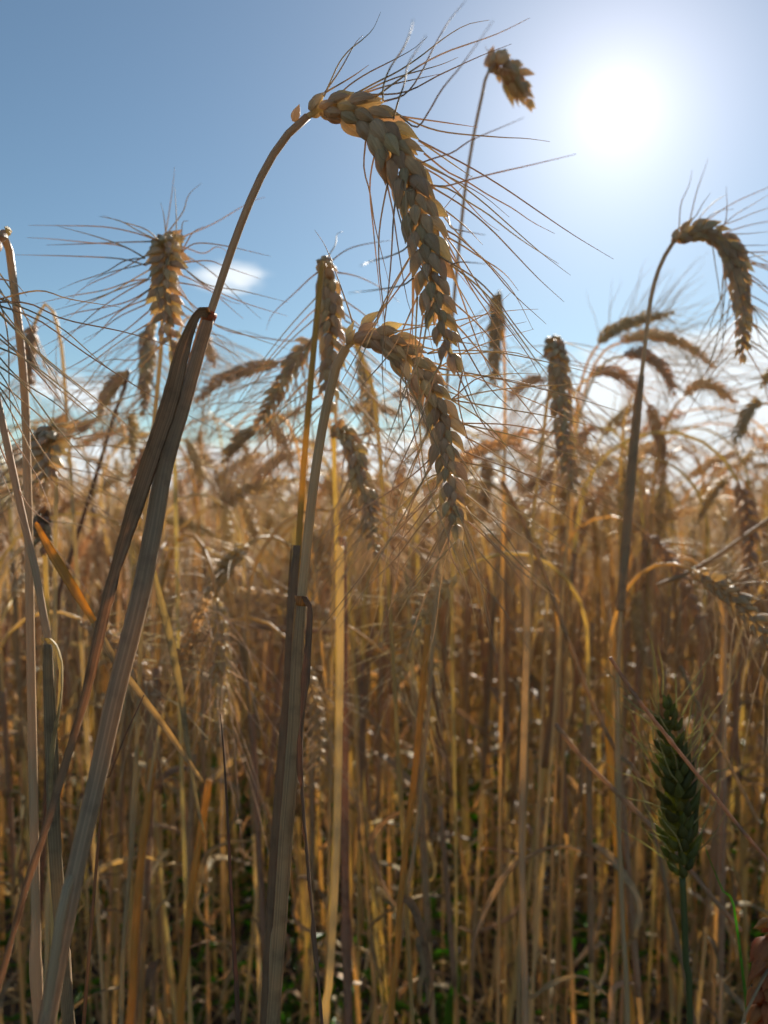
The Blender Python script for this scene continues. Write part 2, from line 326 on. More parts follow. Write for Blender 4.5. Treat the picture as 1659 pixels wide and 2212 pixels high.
# ------------------------------------------------------------------ setting: ground and far hills
def build_setting():
    n = 60; g = Geo(); xs = np.concatenate([-np.geomspace(2500, 0.4, 30), np.geomspace(0.4, 2500, 30)])
    rng = np.random.default_rng(3); v = np.array([[x, y, 0.0] for y in xs for x in xs]); near = (np.abs(v[:, 0]) < 8) & (np.abs(v[:, 1]) < 8)
    v[near, 2] = rng.uniform(-0.015, 0.0, near.sum())
    f = [[j * n + i, j * n + i + 1, (j + 1) * n + i + 1, (j + 1) * n + i] for j in range(n - 1) for i in range(n - 1)]
    g.add(v, f, v[:, :2]); o = obj('ground', g.mesh('ground', [MAT['soil']]), kind='structure'); o['label'] = 'dark bare soil under the wheat field'
    # wooded ridge on the horizon
    g = Geo(); m = 160; az = np.linspace(math.radians(-80), math.radians(80), m); R = 900.0
    prof = 3.0 + 7.5 * np.exp(-((az - math.radians(31)) / math.radians(9)) ** 2) + 2.2 * np.exp(-((az + math.radians(35)) / math.radians(14)) ** 2)
    prof = prof + 0.5 * np.sin(az * 130) + 0.4 * np.sin(az * 311 + 1) + 0.5 * rng.normal(size=m) * 0.6
    rows = []
    for k, (rr, hh) in enumerate(((R - 130, -1.0), (R - 70, 0.55), (R, 1.0), (R + 90, 0.5), (R + 160, -1.0))):
        z = prof * hh if hh > 0 else np.full(m, -1.0); rows.append(np.stack([np.sin(az) * rr, np.cos(az) * rr, z], 1))
    v = np.vstack(rows); f = [[k * m + i, k * m + i + 1, (k + 1) * m + i + 1, (k + 1) * m + i] for k in range(4) for i in range(m - 1)]
    g.add(v, f, v[:, :2] * 0.01); o = obj('hills', g.mesh('hills', [MAT['hill']]), kind='structure'); o['label'] = 'low wooded ridge on the far horizon'
build_setting()

# ------------------------------------------------------------------ single plants that stand out
def to_ground(pts, rng, lean=0.03):
    """carry a stem on from its last surveyed point down to the soil"""
    p = [np.asarray(q) for q in pts]; d = unit(p[-1] - p[-2]); z = p[-1][2]; d = unit(d * [0.55, 0.55, 1] + [0, 0, -0.35])
    foot = p[-1] + d * (z / max(-d[2], 0.3)) ; foot = np.array([foot[0] * 1.0, foot[1], -0.01]) + [rng.uniform(-lean, lean), rng.uniform(-lean, lean), 0]
    mid = p[-1] * 0.55 + foot * 0.45 + [rng.uniform(-.006, .006), rng.uniform(-.006, .006), 0]
    return p + [mid, foot]
def px(pts, d=None): return [P(*q) if len(q) == 3 else P(q[0], q[1], d) for q in pts]
def stem_mesh(path, r_top, r_bot, mat, nodes=(0.35, 0.62), rng=None):
    """path runs from the ear down to the soil"""
    n = len(path); t = np.linspace(0, 1, n); r = r_top + (r_bot - r_top) * np.minimum(1, t * 1.3)
    for q in nodes: r = r + r_bot * 0.35 * np.exp(-((t - q) / (1.6 / n)) ** 2)
    g = Geo(); tube(g, path, r, 10); return g.mesh('stem', [MAT[mat]])
def add_sheath(root, pts, r, mat='sheath', rng=None, name='leaf_sheath', n=60, label=None, end=1.0):
    o0 = np.array(root.location); p = spline(pts, n) - o0; t = np.linspace(0, 1, n)
    rr = np.interp(t, [0, .012, .05, .2, .5, 1], [.66, .68, .74, 1.0, 1.04, end]) * r
    k = 14; a = np.arange(k) * 2 * math.pi / k; rng = rng or np.random.default_rng(1)
    lob = 1 + 0.05 * np.cos(2 * a + 1)[None] + 0.045 * np.exp(-((a - 2.3) / 0.25) ** 2)[None] + 0.012 * rng.normal(size=(n, 1))
    rad = rr[:, None] * lob; g = Geo(); sweep(g, p, np.stack([np.cos(a)[None] * rad, np.sin(a)[None] * rad], 2))
    # the overlapping edge of the sheath, running down its length
    T, A, B = frames(p); e = p + (A * math.cos(2.3) + B * math.sin(2.3)) * (r * 1.02); tube(g, e, np.full(n, r * 0.13), 5)
    return obj(name, g.mesh(name, [MAT[mat]]), root, label=label)
def add_leaf(root, pts, width, mat='leaf', fold=0.5, twist=0.0, taper=(1, 1, .9, .35), n=44, up=(0, -1, 0.1), rng=None, name='leaf', wav=0.0, label=None):
    o0 = np.array(root.location); p = spline(pts, n) - o0; t = np.linspace(0, 1, n); rng = rng or np.random.default_rng(5)
    w = width * np.interp(t, np.linspace(0, 1, len(taper)), taper); w[0] *= 0.6; w[-1] *= 0.3
    wv = None
    if wav: wv = wav * np.convolve(rng.normal(size=n + 6), np.ones(7) / 3, 'valid')
    g = Geo(); ribbon(g, p, w, fold, mi=0, up=up, twist=np.linspace(0, twist, n) if twist else None, wav=wv)
    return obj(name, g.mesh(name, [MAT[mat]]), root, label=label)
def add_collar(root, c, r, axis, mat='collar'):
    """frilled ligule where blade leaves sheath"""
    o0 = np.array(root.location); axis = unit(axis); g = Geo(); p = np.array([c - axis * r * 0.8, c - axis * r * 0.2, c + axis * r * 0.3, c + axis * r * 0.8]) - o0
    k = 12; a = np.arange(k) * 2 * math.pi / k; rr = np.array([1.0, 1.06, 1.12, 1.02])[:, None] * r * (1 + np.array([.03, .08, .16, .3])[:, None] * (np.sin(3 * a + 1) + 0.6 * np.sin(5 * a))[None])
    sweep(g, p, np.stack([np.cos(a)[None] * rr, np.sin(a)[None] * rr], 2)); return obj('collar', g.mesh('collar', [MAT[mat]]), root)
GRP_FRONT, GRP_MID = 'wheat stalks standing out at the front', 'blurred wheat stalks of the nearer rows'
LANDMARK = []
def plant(label, ear_px, stem_px=None, d=None, seed=0, size=1.0, r=(0.0013, 0.0019), face=(0, -1, 0.1), fine=True, mat='husk', stem_mat='stem', awn_mat='awn', explicit=(), group=GRP_FRONT, name='wheat_stalk', landmark=None, awn_r=0.00036, awn_lib=None, **kw):
    rng = np.random.default_rng(seed); ear = np.array(px(ear_px, d)); e = spline(ear, 40)
    if stem_px: sp = px(stem_px, d)
    else:
        b = ear[0]; t0 = unit(e[2] - e[0]); h = np.array([t0[0], t0[1], 0]) ; sp = [b, b - t0 * 0.018, b - t0 * 0.03 - h * 0.008 + [0, 0, -0.03], b - t0 * 0.035 - h * 0.018 + [0, 0, -0.11]]
    sp = to_ground(sp, rng); path = spline([e[0]] + list(sp) if np.linalg.norm(sp[0] - e[0]) > 1e-4 else sp, 110)
    root = thing(name, label, 'wheat', path[-1] * [1, 1, 0], group); o0 = np.array(root.location)
    obj('stem', stem_mesh(path - o0, r[0], r[1], stem_mat, rng=rng), root)
    husks, awns = lay_ear(e, face, rng, size, **kw)
    ex = []
    for a in explicit:
        d0, d1 = a[0]; pts = a[1]; m = len(pts); ex.append(np.array([P(q[0], q[1], d0 + (d1 - d0) * i / (m - 1)) for i, q in enumerate(pts)]))
    tips = np.array([M[:3, 3] + M[:3, 2] * 0.97 for M, _ in husks])
    for q in ex:
        k = int(np.argmin(np.linalg.norm(tips - q[0], axis=1))); q[0] = tips[k] if np.linalg.norm(tips[k] - q[0]) < 0.016 else q[0]
    if fine: fine_ear(root, e, husks, awns + ex, mat, awn_mat, awn_r)
    else:
        g, ga = joined_ear_geo(e, husks, awns + ex, o0); obj('ear', g.mesh('ear', [MAT[mat]]), root, kind='stuff'); obj('awn_fringe', ga.mesh('awn_fringe', [MAT[awn_mat]]), root, kind='stuff')
    if landmark: LANDMARK.append((landmark, float(np.mean([q[0] for q in ear_px])), float(np.mean([q[1] for q in ear_px]))))
    root['_top'] = 0; del root['_top']
    return root, path, rng

def hero_plants():
    # --- the large arched ear in front
    A = 0.275
    ex = [((A, .27), [(722, 192), (760, 166), (797, 140)]), ((A, .27), [(786, 197), (845, 183), (949, 160)]), ((A, .26), [(795, 218), (870, 200), (949, 162), (1040, 120), (1105, 95)]),
          ((A, .19), [(828, 229), (874, 204), (907, 162), (936, 104), (970, 45), (1006, 2)]), ((A, .17), [(811, 224), (828, 187), (842, 148), (870, 106), (886, 70), (893, 42)]), ((A, .165), [(840, 275), (861, 216), (874, 179), (880, 143), (903, 104), (920, 76)]),
          ((A, .17), [(874, 281), (899, 275), (924, 245), (953, 195), (990, 150), (1024, 104), (1065, 45)]), ((A, .28), [(865, 254), (928, 260), (1032, 275)]), ((A, .27), [(878, 275), (949, 283), (1074, 296), (1136, 299), (1188, 306)]),
          ((A, .19), [(903, 341), (940, 341), (978, 329), (1015, 304), (1074, 279), (1132, 254)]), ((A, .29), [(899, 316), (953, 337), (995, 366), (1024, 385)]), ((A, .27), [(915, 345), (965, 370), (1007, 391), (1053, 420), (1107, 450), (1149, 479), (1199, 505)]),
          ((A, .21), [(924, 391), (961, 402), (1003, 391), (1065, 375), (1157, 354), (1244, 333)]), ((A, .26), [(928, 379), (970, 408), (1007, 433), (1053, 462), (1095, 495), (1136, 525), (1207, 570)]), ((A, .29), [(949, 437), (982, 470), (1011, 495), (1043, 529)]),
          ((A, .2), [(949, 470), (974, 491), (1007, 500), (1049, 508)]), ((A, .2), [(965, 554), (995, 566), (1049, 570)]), ((A, .17), [(886, 520), (870, 541), (840, 554), (803, 564), (778, 575)]), ((A, .18), [(890, 600), (870, 616), (820, 625), (753, 633)]),
          ((A, .29), [(761, 308), (786, 362), (799, 416), (811, 491), (840, 610)]), ((A, .29), [(786, 329), (799, 395), (807, 500), (820, 625), (828, 695)]), ((A, .28), [(791, 333), (836, 395), (849, 458), (861, 541), (882, 658), (903, 695)]),
          ((A, .29), [(953, 479), (995, 516), (1053, 570), (1107, 633), (1180, 700)]), ((A, .3), [(961, 500), (995, 554), (1053, 645), (1128, 741)]), ((A, .29), [(968, 570), (1000, 650), (1040, 760), (1090, 860)]), ((A, .29), [(960, 620), (985, 720), (1010, 830), (1050, 930)]),
          ((A, .28), [(900, 640), (898, 740), (905, 830), (918, 930)]), ((A, .29), [(905, 560), (893, 660), (880, 760), (862, 830)]), ((A, .29), [(975, 690), (1010, 760), (1060, 840), (1130, 905)]), ((A, .29), [(980, 770), (1000, 830), (1040, 910), (1110, 990)]),
          ((A, .29), [(985, 790), (990, 860), (1005, 930), (1030, 1000)]), ((A, .27), [(735, 235), (752, 246), (770, 244), (790, 236)]), ((A, .255), [(832, 300), (838, 330), (828, 345), (815, 330)]), ((A, .255), [(862, 372), (866, 405), (888, 412), (905, 395)])]
    root, path, rng = plant('large arched bearded ear on a thick leaning stalk, biggest ear in the picture',
        [(664, 252), (700, 232), (750, 236), (815, 272), (862, 340), (893, 420), (913, 500), (928, 580), (944, 660), (960, 720), (982, 785)],
        [(645, 268), (622, 290), (600, 318), (560, 390), (528, 465), (500, 540), (470, 630), (450, 690), (430, 758, .272), (397, 870, .27), (357, 1000, .266), (332, 1150, .26), (300, 1300, .254), (250, 1500, .246), (210, 1680, .24), (160, 1900, .23), (100, 2212, .22)],
        A, seed=11, size=1.14, r=(0.00135, 0.0016), stem_mat='hero_stem', explicit=ex, awn_share=0.36, awn=(0.03, 0.07), spread=0.3, awn_r=0.0003, landmark='the large arched ear', open_=1.0)
    add_sheath(root, px([(452, 686, .273), (430, 758, .272), (397, 870, .27), (357, 1000, .266), (330, 1150, .26), (300, 1300, .254), (250, 1500, .246), (210, 1680, .24), (160, 1900, .23), (98, 2230, .22)]), 0.0030, rng=rng, end=0.78)
    c = P(452, 684, .273); add_collar(root, c, 0.0022, P(470, 630, .273) - c)
    add_leaf(root, px([(450, 682, .271), (438, 670, .268), (423, 676, .266), (406, 705, .265), (384, 762, .264), (355, 870, .263), (312, 1000, .26), (266, 1150, .256), (225, 1300, .25), (180, 1500, .244), (140, 1640, .24), (95, 1790, .234), (55, 1910, .23), (5, 2090, .225), (-40, 2240, .222)]), 0.0096, 'flag', fold=0.45, twist=0.25, taper=(.35, .78, .95, .92, .78, .52, .47, .42, .36, .3, .28, .27, .25), n=80, rng=rng, wav=0.0003, label='long brown flag leaf folded down along the stalk')
    # the small barren spikelet below the ear
    g = Geo(); M = np.eye(4); b = P(634, 262, A); d = unit(P(652, 212, A) - b); nr = unit(np.array([0, -1, 0]) - d * -d[1]); ln = 0.0062
    M[:3, 0] = np.cross(nr, d) * ln; M[:3, 1] = nr * ln * .8; M[:3, 2] = d * ln; M[:3, 3] = b - np.array(root.location); h = obj('barren_spikelet', husk_meshes('husk')[2], root); h.matrix_local = to_matrix(M)

    # --- second arched ear, centre
    B = 0.308
    cx = lambda pts: [(553 + x * .4583, 518.4 + y * .4583) for x, y in pts]
    exb = [((B, .30), cx(q)) for q in ([(1000, 745), (1200, 800), (1400, 835), (1650, 890)], [(990, 850), (1180, 870), (1380, 905), (1650, 960)], [(1000, 860), (1250, 930), (1450, 1000), (1620, 1060)], [(980, 985), (1150, 1060), (1350, 1130), (1500, 1190), (1659, 1265)],
           [(985, 1030), (1150, 1090), (1300, 1190), (1450, 1290), (1610, 1425)], [(985, 1110), (1100, 1190), (1250, 1290), (1400, 1390), (1560, 1500)], [(990, 1180), (1080, 1270), (1200, 1360), (1370, 1480), (1515, 1595)], [(985, 1280), (1080, 1350), (1200, 1480), (1330, 1600), (1430, 1675)],
           [(985, 1260), (1050, 1350), (1130, 1440), (1250, 1560), (1380, 1660), (1505, 1755)], [(975, 1360), (1040, 1450), (1130, 1560), (1290, 1755)], [(965, 1390), (990, 1500), (1060, 1620), (1150, 1720), (1300, 1945)], [(850, 1000), (760, 1090), (640, 1180), (480, 1280), (260, 1425)],
           [(875, 1060), (800, 1130), (680, 1260), (540, 1370), (430, 1480), (320, 1550)], [(885, 1180), (780, 1260), (650, 1335), (500, 1430)], [(890, 1210), (780, 1340), (660, 1500), (520, 1640), (390, 1830)], [(905, 1420), (830, 1540), (720, 1680), (580, 1930)], [(895, 1380), (800, 1540), (690, 1690)],
           [(830, 880), (770, 970), (690, 1050), (600, 1140)], [(660, 600), (680, 720), (695, 880), (705, 1030)], [(640, 400), (560, 390), (540, 390), (635, 265)][3:] + [(600, 320), (545, 390)])]
    exb += [((B, .30), cx(q)) for q in ([(545, 388), (580, 340), (635, 268)], [(690, 425), (780, 400), (850, 350), (920, 320)], [(740, 460), (880, 440), (1080, 350), (1200, 250)], [(820, 520), (960, 470), (1120, 420), (1275, 385)], [(860, 560), (1000, 520), (1150, 465), (1310, 420)],
           [(900, 640), (1050, 640), (1200, 630), (1325, 628)], [(930, 720), (1080, 715), (1300, 690), (1500, 680), (1620, 670)], [(940, 730), (1050, 650), (1200, 660), (1400, 710)], [(950, 800), (1080, 860), (1200, 1000), (1260, 1120)], [(640, 420), (625, 450), (600, 465), (575, 450)])]
    root, path, rng = plant('smaller arched ear just below the large one, long awns fanning to both sides',
        [(748, 752), (785, 722), (830, 732), (872, 764), (912, 812), (942, 868), (958, 930), (966, 1000), (976, 1080), (988, 1150)],
        [(733, 772), (718, 825), (700, 905), (684, 1000), (670, 1110), (658, 1230), (648, 1330), (640, 1450), (632, 1620), (618, 1800), (606, 1980), (590, 2212)],
        B, seed=5, size=1.02, r=(0.00185, 0.0021), stem_mat='hero_stem', explicit=exb, awn_share=0.36, awn=(0.035, 0.075), spread=0.36, awn_r=0.0003, landmark='the central arched ear')
    add_sheath(root, px([(651, 1302), (644, 1400), (634, 1600), (618, 1800), (606, 1980), (588, 2230)], B - .002), 0.0026, rng=rng, label='ribbed grey-brown sheath round the lower stalk')
    add_collar(root, P(652, 1298, B - .002), 0.0022, (0.1, 0, 1))
    add_leaf(root, px([(656, 1296, .303), (668, 1300, .298), (674, 1330, .297), (668, 1450, .298), (655, 1580, .299), (656, 1700, .300), (668, 1860, .301), (682, 2020, .30), (700, 2240, .30)]), 0.0052, 'dark_leaf', fold=0.5, twist=0.9, taper=(.6, .95, 1, 1, 1, .9, .75, .6, .5), n=70, rng=rng, wav=0.0005, label='dark withered leaf hanging straight down from the collar')

    # --- third: ear folded straight back behind its stalk
    C_ = 0.40
    root, path, rng = plant('ear folded straight down behind its own stalk, stalk tip bent sharply at the top',
        [(697, 566, .404), (707, 590, .415), (713, 640, .42), (714, 700, .422), (718, 760, .424), (712, 820, .426), (716, 880, .428)],
        [(695, 572, .400), (690, 630, .398), (681, 720), (670, 840), (660, 960), (651, 1080), (645, 1180), (638, 1300), (628, 1480), (610, 1700), (592, 1950), (575, 2212)],
        C_, seed=21, size=1.08, r=(0.0015, 0.0019), stem_mat='gold', awn=(0.05, 0.085), spread=0.75, awn_share=0.5, landmark='the ear folded behind its stalk')
    add_sheath(root, px([(641, 1178), (632, 1300), (624, 1480), (606, 1700), (588, 1950), (572, 2230)], C_ - .003), 0.0029, 'dark_leaf', rng=rng, label='dark weathered sheath')

    # --- bearded ear at left that droops towards the viewer
    D = 0.45
    dx = lambda pts: [(x * .375, 345.6 + y * .375) for x, y in pts]
    exd = [((.42, .40), dx(q)) for q in ([(880, 465), (780, 420), (600, 385), (350, 378), (165, 376)], [(910, 450), (840, 400), (700, 355), (590, 320)], [(900, 455), (800, 410), (690, 350), (570, 325)], [(850, 520), (720, 500), (550, 440), (330, 380)], [(840, 530), (700, 495), (500, 475), (300, 455), (155, 447)],
           [(850, 580), (700, 570), (450, 555), (70, 545)], [(850, 540), (720, 580), (600, 650), (450, 700), (335, 750)], [(860, 650), (750, 700), (600, 750), (400, 785), (200, 830)], [(860, 670), (700, 740), (540, 800), (300, 870)], [(860, 740), (750, 810), (600, 850), (400, 890), (160, 990)], [(865, 750), (700, 860), (450, 970), (215, 1090)],
           [(870, 890), (700, 1000), (500, 1140), (240, 1280)], [(860, 910), (700, 1040), (550, 1150), (350, 1300)], [(1060, 490), (1130, 480), (1300, 495), (1560, 555)], [(1070, 545), (1200, 580), (1300, 615), (1500, 685)], [(1060, 650), (1200, 720), (1400, 755), (1659, 820)], [(1065, 660), (1180, 720), (1400, 820), (1659, 900)],
           [(1070, 780), (1140, 860), (1300, 980), (1659, 1050)], [(1070, 850), (1200, 930), (1450, 1020), (1659, 1090)], [(1005, 470), (1015, 400), (1007, 155)], [(970, 460), (945, 330), (925, 245)], [(1020, 440), (1050, 370), (1087, 350)], [(1055, 465), (1110, 420), (1180, 380)], [(950, 560), (945, 640), (900, 760), (870, 850)], [(945, 740), (940, 880), (935, 1000)])]
    plant('bearded ear drooping head-on toward the viewer, awns spread like whiskers against the sky',
        [(352, 548, .462), (358, 526, .452), (362, 530, .438), (360, 560, .428), (356, 610, .423), (358, 660, .423), (366, 710, .425), (374, 768, .43)],
        [(352, 552, .464), (352, 620, .468), (350, 720), (344, 800), (336, 880), (322, 1020), (310, 1200), (300, 1500), (286, 1800), (262, 2212)], .468, seed=31, size=1.06, r=(0.0012, 0.0017), explicit=exd, awn_share=0.22, awn=(0.03, 0.07), spread=0.8, face=(0.1, -1, 0.5), landmark='the whiskered head-on ear', open_=1.9)

    # --- stalk at the left edge whose ear hangs out of frame
    exe = [((.31, .29), q) for q in ([(-10, 596), (80, 628), (150, 646), (262, 664)], [(-8, 615), (60, 655), (140, 690), (280, 720), (430, 768)], [(-5, 640), (80, 690), (180, 760), (320, 850), (470, 930)], [(-5, 668), (60, 740), (130, 800), (230, 880), (350, 985)], [(-6, 700), (70, 790), (150, 860), (240, 930)], [(-6, 725), (60, 780), (150, 850), (260, 940), (330, 960)],
           [(-5, 760), (50, 830), (120, 920), (200, 1010), (255, 1060)], [(-5, 800), (40, 890), (90, 970), (150, 1050), (205, 1120)], [(-5, 830), (40, 920), (80, 1000), (130, 1060), (170, 1090)], [(-10, 870), (30, 950), (80, 1030), (105, 1090), (110, 1115)], [(-10, 940), (20, 1010), (60, 1090), (120, 1140)], [(0, 580), (30, 610), (58, 640)])]
    root, path, rng = plant('pale stalk at the far left edge with its ear hanging out of the frame',
        [(8, 512, .34), (-6, 500, .335), (-30, 520, .33), (-48, 570, .325), (-52, 640, .32), (-46, 710, .318), (-40, 780, .316), (-36, 830, .315)],
        [(18, 528), (30, 620), (42, 720), (54, 860), (58, 1000), (62, 1150), (66, 1400), (72, 1700), (78, 2000), (84, 2212)], .345, seed=41, size=1.05, r=(0.0017, 0.0024), stem_mat='hero_stem', explicit=exe, awn_share=0.35, awn=(0.04, 0.08), spread=0.6)
    root, path, rng = plant('pale stalk leaning in from the left edge with a shrivelled leaf at its collar',
        [(-60, 640, .30), (-90, 610, .30), (-130, 620, .30), (-150, 680, .30), (-155, 760, .30), (-150, 830, .30)],
        [(-45, 690), (-20, 800), (0, 888), (24, 1000), (50, 1120), (76, 1230), (94, 1330), (104, 1390), (112, 1560), (118, 1780), (130, 2000), (150, 2212)], .30, seed=43, size=1.0, r=(0.0013, 0.0019), stem_mat='hero_stem', awn_share=0.3)
    add_leaf(root, px([(102, 1386, .297), (112, 1382, .293), (126, 1398, .291), (136, 1440, .291), (134, 1510, .292), (120, 1600, .294), (112, 1700, .296), (106, 1800, .298)]), 0.0034, 'leaf', fold=0.7, twist=1.3, taper=(.8, 1, 1, .8, .5, .3), rng=rng, wav=0.0006, label='crinkled brown leaf curling over')
    add_sheath(root, px([(103, 1392, .299), (106, 1500, .299), (113, 1650, .299), (120, 1850, .299), (150, 2230, .30)]), 0.0024, 'leaf', rng=rng)

    # --- lone tall stalk near the sun
    root, path, rng = plant('lone tall slender stalk with a small short ear highest toward the sun',
        [(1058, 150, .558), (1074, 136, .562), (1092, 146, .572), (1110, 172, .582), (1128, 200, .588), (1143, 224, .592)],
        [(1050, 160, .556), (1046, 185), (1036, 230), (1022, 300), (1006, 400), (995, 500), (985, 600), (976, 700), (966, 820), (958, 950), (950, 1120), (935, 1400), (905, 1750), (870, 2000), (845, 2212)], .555, seed=51, size=1.5, stem_mat='hero_stem', r=(0.0011, 0.0017), awn_share=0.06, awn=(0.01, 0.03), nodes=13, landmark='the lone tall stalk', open_=1.2, group=GRP_FRONT)

    # --- right hook
    Q = 0.50
    exq = [((Q, .45), q) for q in ([(1478, 497), (1500, 470), (1518, 440), (1535, 416)], [(1487, 500), (1515, 465), (1545, 435), (1570, 420)], [(1510, 505), (1530, 470), (1555, 455), (1585, 452)], [(1540, 505), (1562, 488), (1570, 460), (1569, 402)], [(1545, 510), (1580, 470), (1620, 445), (1665, 418)], [(1570, 515), (1610, 505), (1665, 500)],
           [(1580, 530), (1620, 530), (1670, 530)], [(1590, 555), (1625, 555), (1665, 548)], [(1600, 590), (1630, 610), (1665, 625)], [(1520, 545), (1545, 570), (1555, 640), (1558, 720)], [(1545, 560), (1560, 620), (1562, 700), (1560, 780)], [(1570, 580), (1560, 680), (1535, 780), (1510, 830)], [(1575, 650), (1565, 720), (1550, 790)])]
    root, path, rng = plant('tall stalk with a dark ear curved over like a hook below the sun',
        [(1452, 527), (1478, 507), (1520, 500), (1560, 520), (1588, 565), (1600, 630), (1606, 700), (1604, 775)],
        [(1440, 545), (1420, 590), (1405, 650), (1394, 740), (1386, 810), (1376, 900), (1366, 1000), (1358, 1100), (1345, 1250), (1335, 1450), (1335, 1700), (1345, 2000), (1355, 2212)], Q, seed=61, size=1.05, stem_mat='hero_stem', r=(0.0013, 0.0018), explicit=exq, awn_share=0.4, awn=(0.04, 0.07), spread=0.6, landmark='the hooked ear below the sun')
    add_sheath(root, px([(1386, 812), (1376, 900), (1366, 1000), (1358, 1100), (1350, 1200), (1341, 1320)], Q), 0.0026, rng=rng)

    # --- green late ear
    G = 0.395
    exg = [((G, .39), q) for q in ([(1425, 1590), (1405, 1530), (1393, 1490)], [(1432, 1530), (1420, 1470), (1410, 1400), (1398, 1360)], [(1440, 1520), (1432, 1450), (1420, 1390)], [(1455, 1530), (1460, 1480), (1458, 1450)], [(1410, 1640), (1385, 1600), (1370, 1560), (1345, 1500)], [(1405, 1680), (1392, 1640), (1388, 1600)], [(1410, 1780), (1393, 1740), (1385, 1700)], [(1418, 1850), (1398, 1800), (1388, 1760)], [(1470, 1600), (1490, 1540), (1495, 1500)], [(1485, 1620), (1500, 1560), (1505, 1500)], [(1495, 1680), (1512, 1630), (1540, 1580)], [(1405, 1720), (1390, 1680), (1382, 1650)])]
    root, path, rng = plant('dark green unripe ear standing upright low among the dry straw',
        [(1474, 1896), (1470, 1860), (1466, 1790), (1460, 1710), (1452, 1630), (1445, 1565), (1440, 1518)],
        [(1474, 1900), (1478, 1980), (1482, 2080), (1490, 2212)], G, seed=71, size=1.2, nodes=24, fan=1.5, r=(0.0016, 0.0018), mat='green_husk', stem_mat='green_stem', awn_mat='green_awn', explicit=exg, awn_share=0.6, awn=(0.02, 0.045), spread=0.35, down=-0.1, landmark='the green ear', open_=1.5, face=(0.3, -1, 0))

    # --- nearer blurred ears one can still tell apart
    plant('thick ragged-sided ear drooping plumb, midway between the central arched ear and the hooked stalk',
        [(1196, 735, .575), (1200, 745, .56), (1206, 790, .55), (1212, 860, .548), (1216, 940, .548), (1228, 1010, .55), (1240, 1065, .552)], [(1196, 740, .58), (1192, 800), (1178, 900), (1165, 1010), (1150, 1150), (1142, 1400), (1132, 1800), (1120, 2212)], .585, seed=81, size=1.12, explicit=[], awn=(0.04, 0.08), landmark='the ragged drooping ear', open_=1.2)
    plant('long ear slanting steeply down left, just left of the ear folded behind its stalk',
        [(682, 732), (655, 752), (625, 800), (598, 850), (572, 892), (555, 922)], None, .54, seed=83, size=0.95, awn=(0.05, 0.085), spread=0.7, landmark='the ear slanting down left')
    plant('whitish bearded ear drooping low behind the central stalk pair',
        [(722, 942, .50), (738, 930, .49), (760, 965, .485), (778, 1020, .48), (793, 1080, .48), (803, 1140, .48), (812, 1200, .482)], [(722, 945, .502), (722, 1010), (725, 1100), (730, 1300), (728, 1600), (720, 1900), (705, 2212)], .505, seed=85, size=0.98, awn=(0.05, 0.085), spread=0.5, landmark='the low whitish ear')
    plant('ear hanging plumb straight behind the whiskered ear, tip just touching its long leaf',
        [(332, 690), (328, 704), (322, 730), (318, 790), (312, 850), (308, 893)], None, .62, seed=87, size=0.95, awn=(0.05, 0.08))
    plant('dense bearded ear low at the left edge, seen end-on with orange husk tips',
        [(118, 950, .50), (116, 936, .49), (112, 945, .475), (106, 975, .465), (100, 1015, .46), (97, 1055, .46)], [(118, 955, .502), (122, 1040), (120, 1150), (118, 1400), (110, 1800), (100, 2212)], .506, seed=89, size=1.3, awn=(0.045, 0.08), spread=1.1, awn_share=0.9, face=(0, -1, 0.5), landmark='the end-on ear at the left edge', open_=2.0)
    plant('small grey blighted ear under the end-on ear at the left edge',
        [(92, 1118, .47), (90, 1122, .46), (92, 1150, .455), (94, 1190, .455)], [(92, 1122, .472), (98, 1220), (104, 1400), (112, 1800), (118, 2212)], .475, seed=91, size=0.85, awn_share=0.1, mat='sheath', open_=1.3)
    plant('slim ear hanging left from a dark slanting stalk beside the long folded leaf',
        [(276, 800), (262, 812), (245, 830), (228, 858), (214, 892)], [(280, 795), (268, 840), (246, 900), (222, 980), (185, 1100), (150, 1210), (125, 1300), (110, 1500), (95, 1800), (80, 2212)], .66, seed=93, size=0.9, r=(0.0016, 0.0024), stem_mat='dark_leaf', awn=(0.05, 0.08))
    plant('upright blade-like ear hanging plumb beside the awns, below the lone tall stalk',
        [(1078, 628), (1074, 645), (1072, 690), (1070, 740), (1069, 790), (1068, 830)], [(1080, 632), (1086, 690), (1090, 800), (1090, 1000), (1085, 1300), (1080, 1700), (1075, 2212)], .72, seed=95, size=1.05, fine=False, awn_share=0.3)
    plant('blurred ear hanging behind the central arched ear, below its bend',
        [(772, 762), (782, 790), (793, 840), (800, 900), (795, 960)], None, .68, seed=97, size=1.0, fine=False)
    plant('pale ochre blurred ear lying almost level between the leaning leaf and the stalk pair',
        [(604, 782), (570, 790), (530, 798), (490, 815), (455, 835), (425, 868)], None, .74, seed=99, size=0.95, fine=False)
    plant('blurred ear slanting down left directly under the level pale ochre ear',
        [(565, 918), (548, 930), (525, 945), (500, 970), (482, 998)], None, .74, seed=101, size=0.95, fine=False)
    plant('brown ear peeping out right of the large folded leaf',
        [(430, 715), (442, 735), (452, 760), (462, 790)], None, .80, seed=103, size=0.95, fine=False)
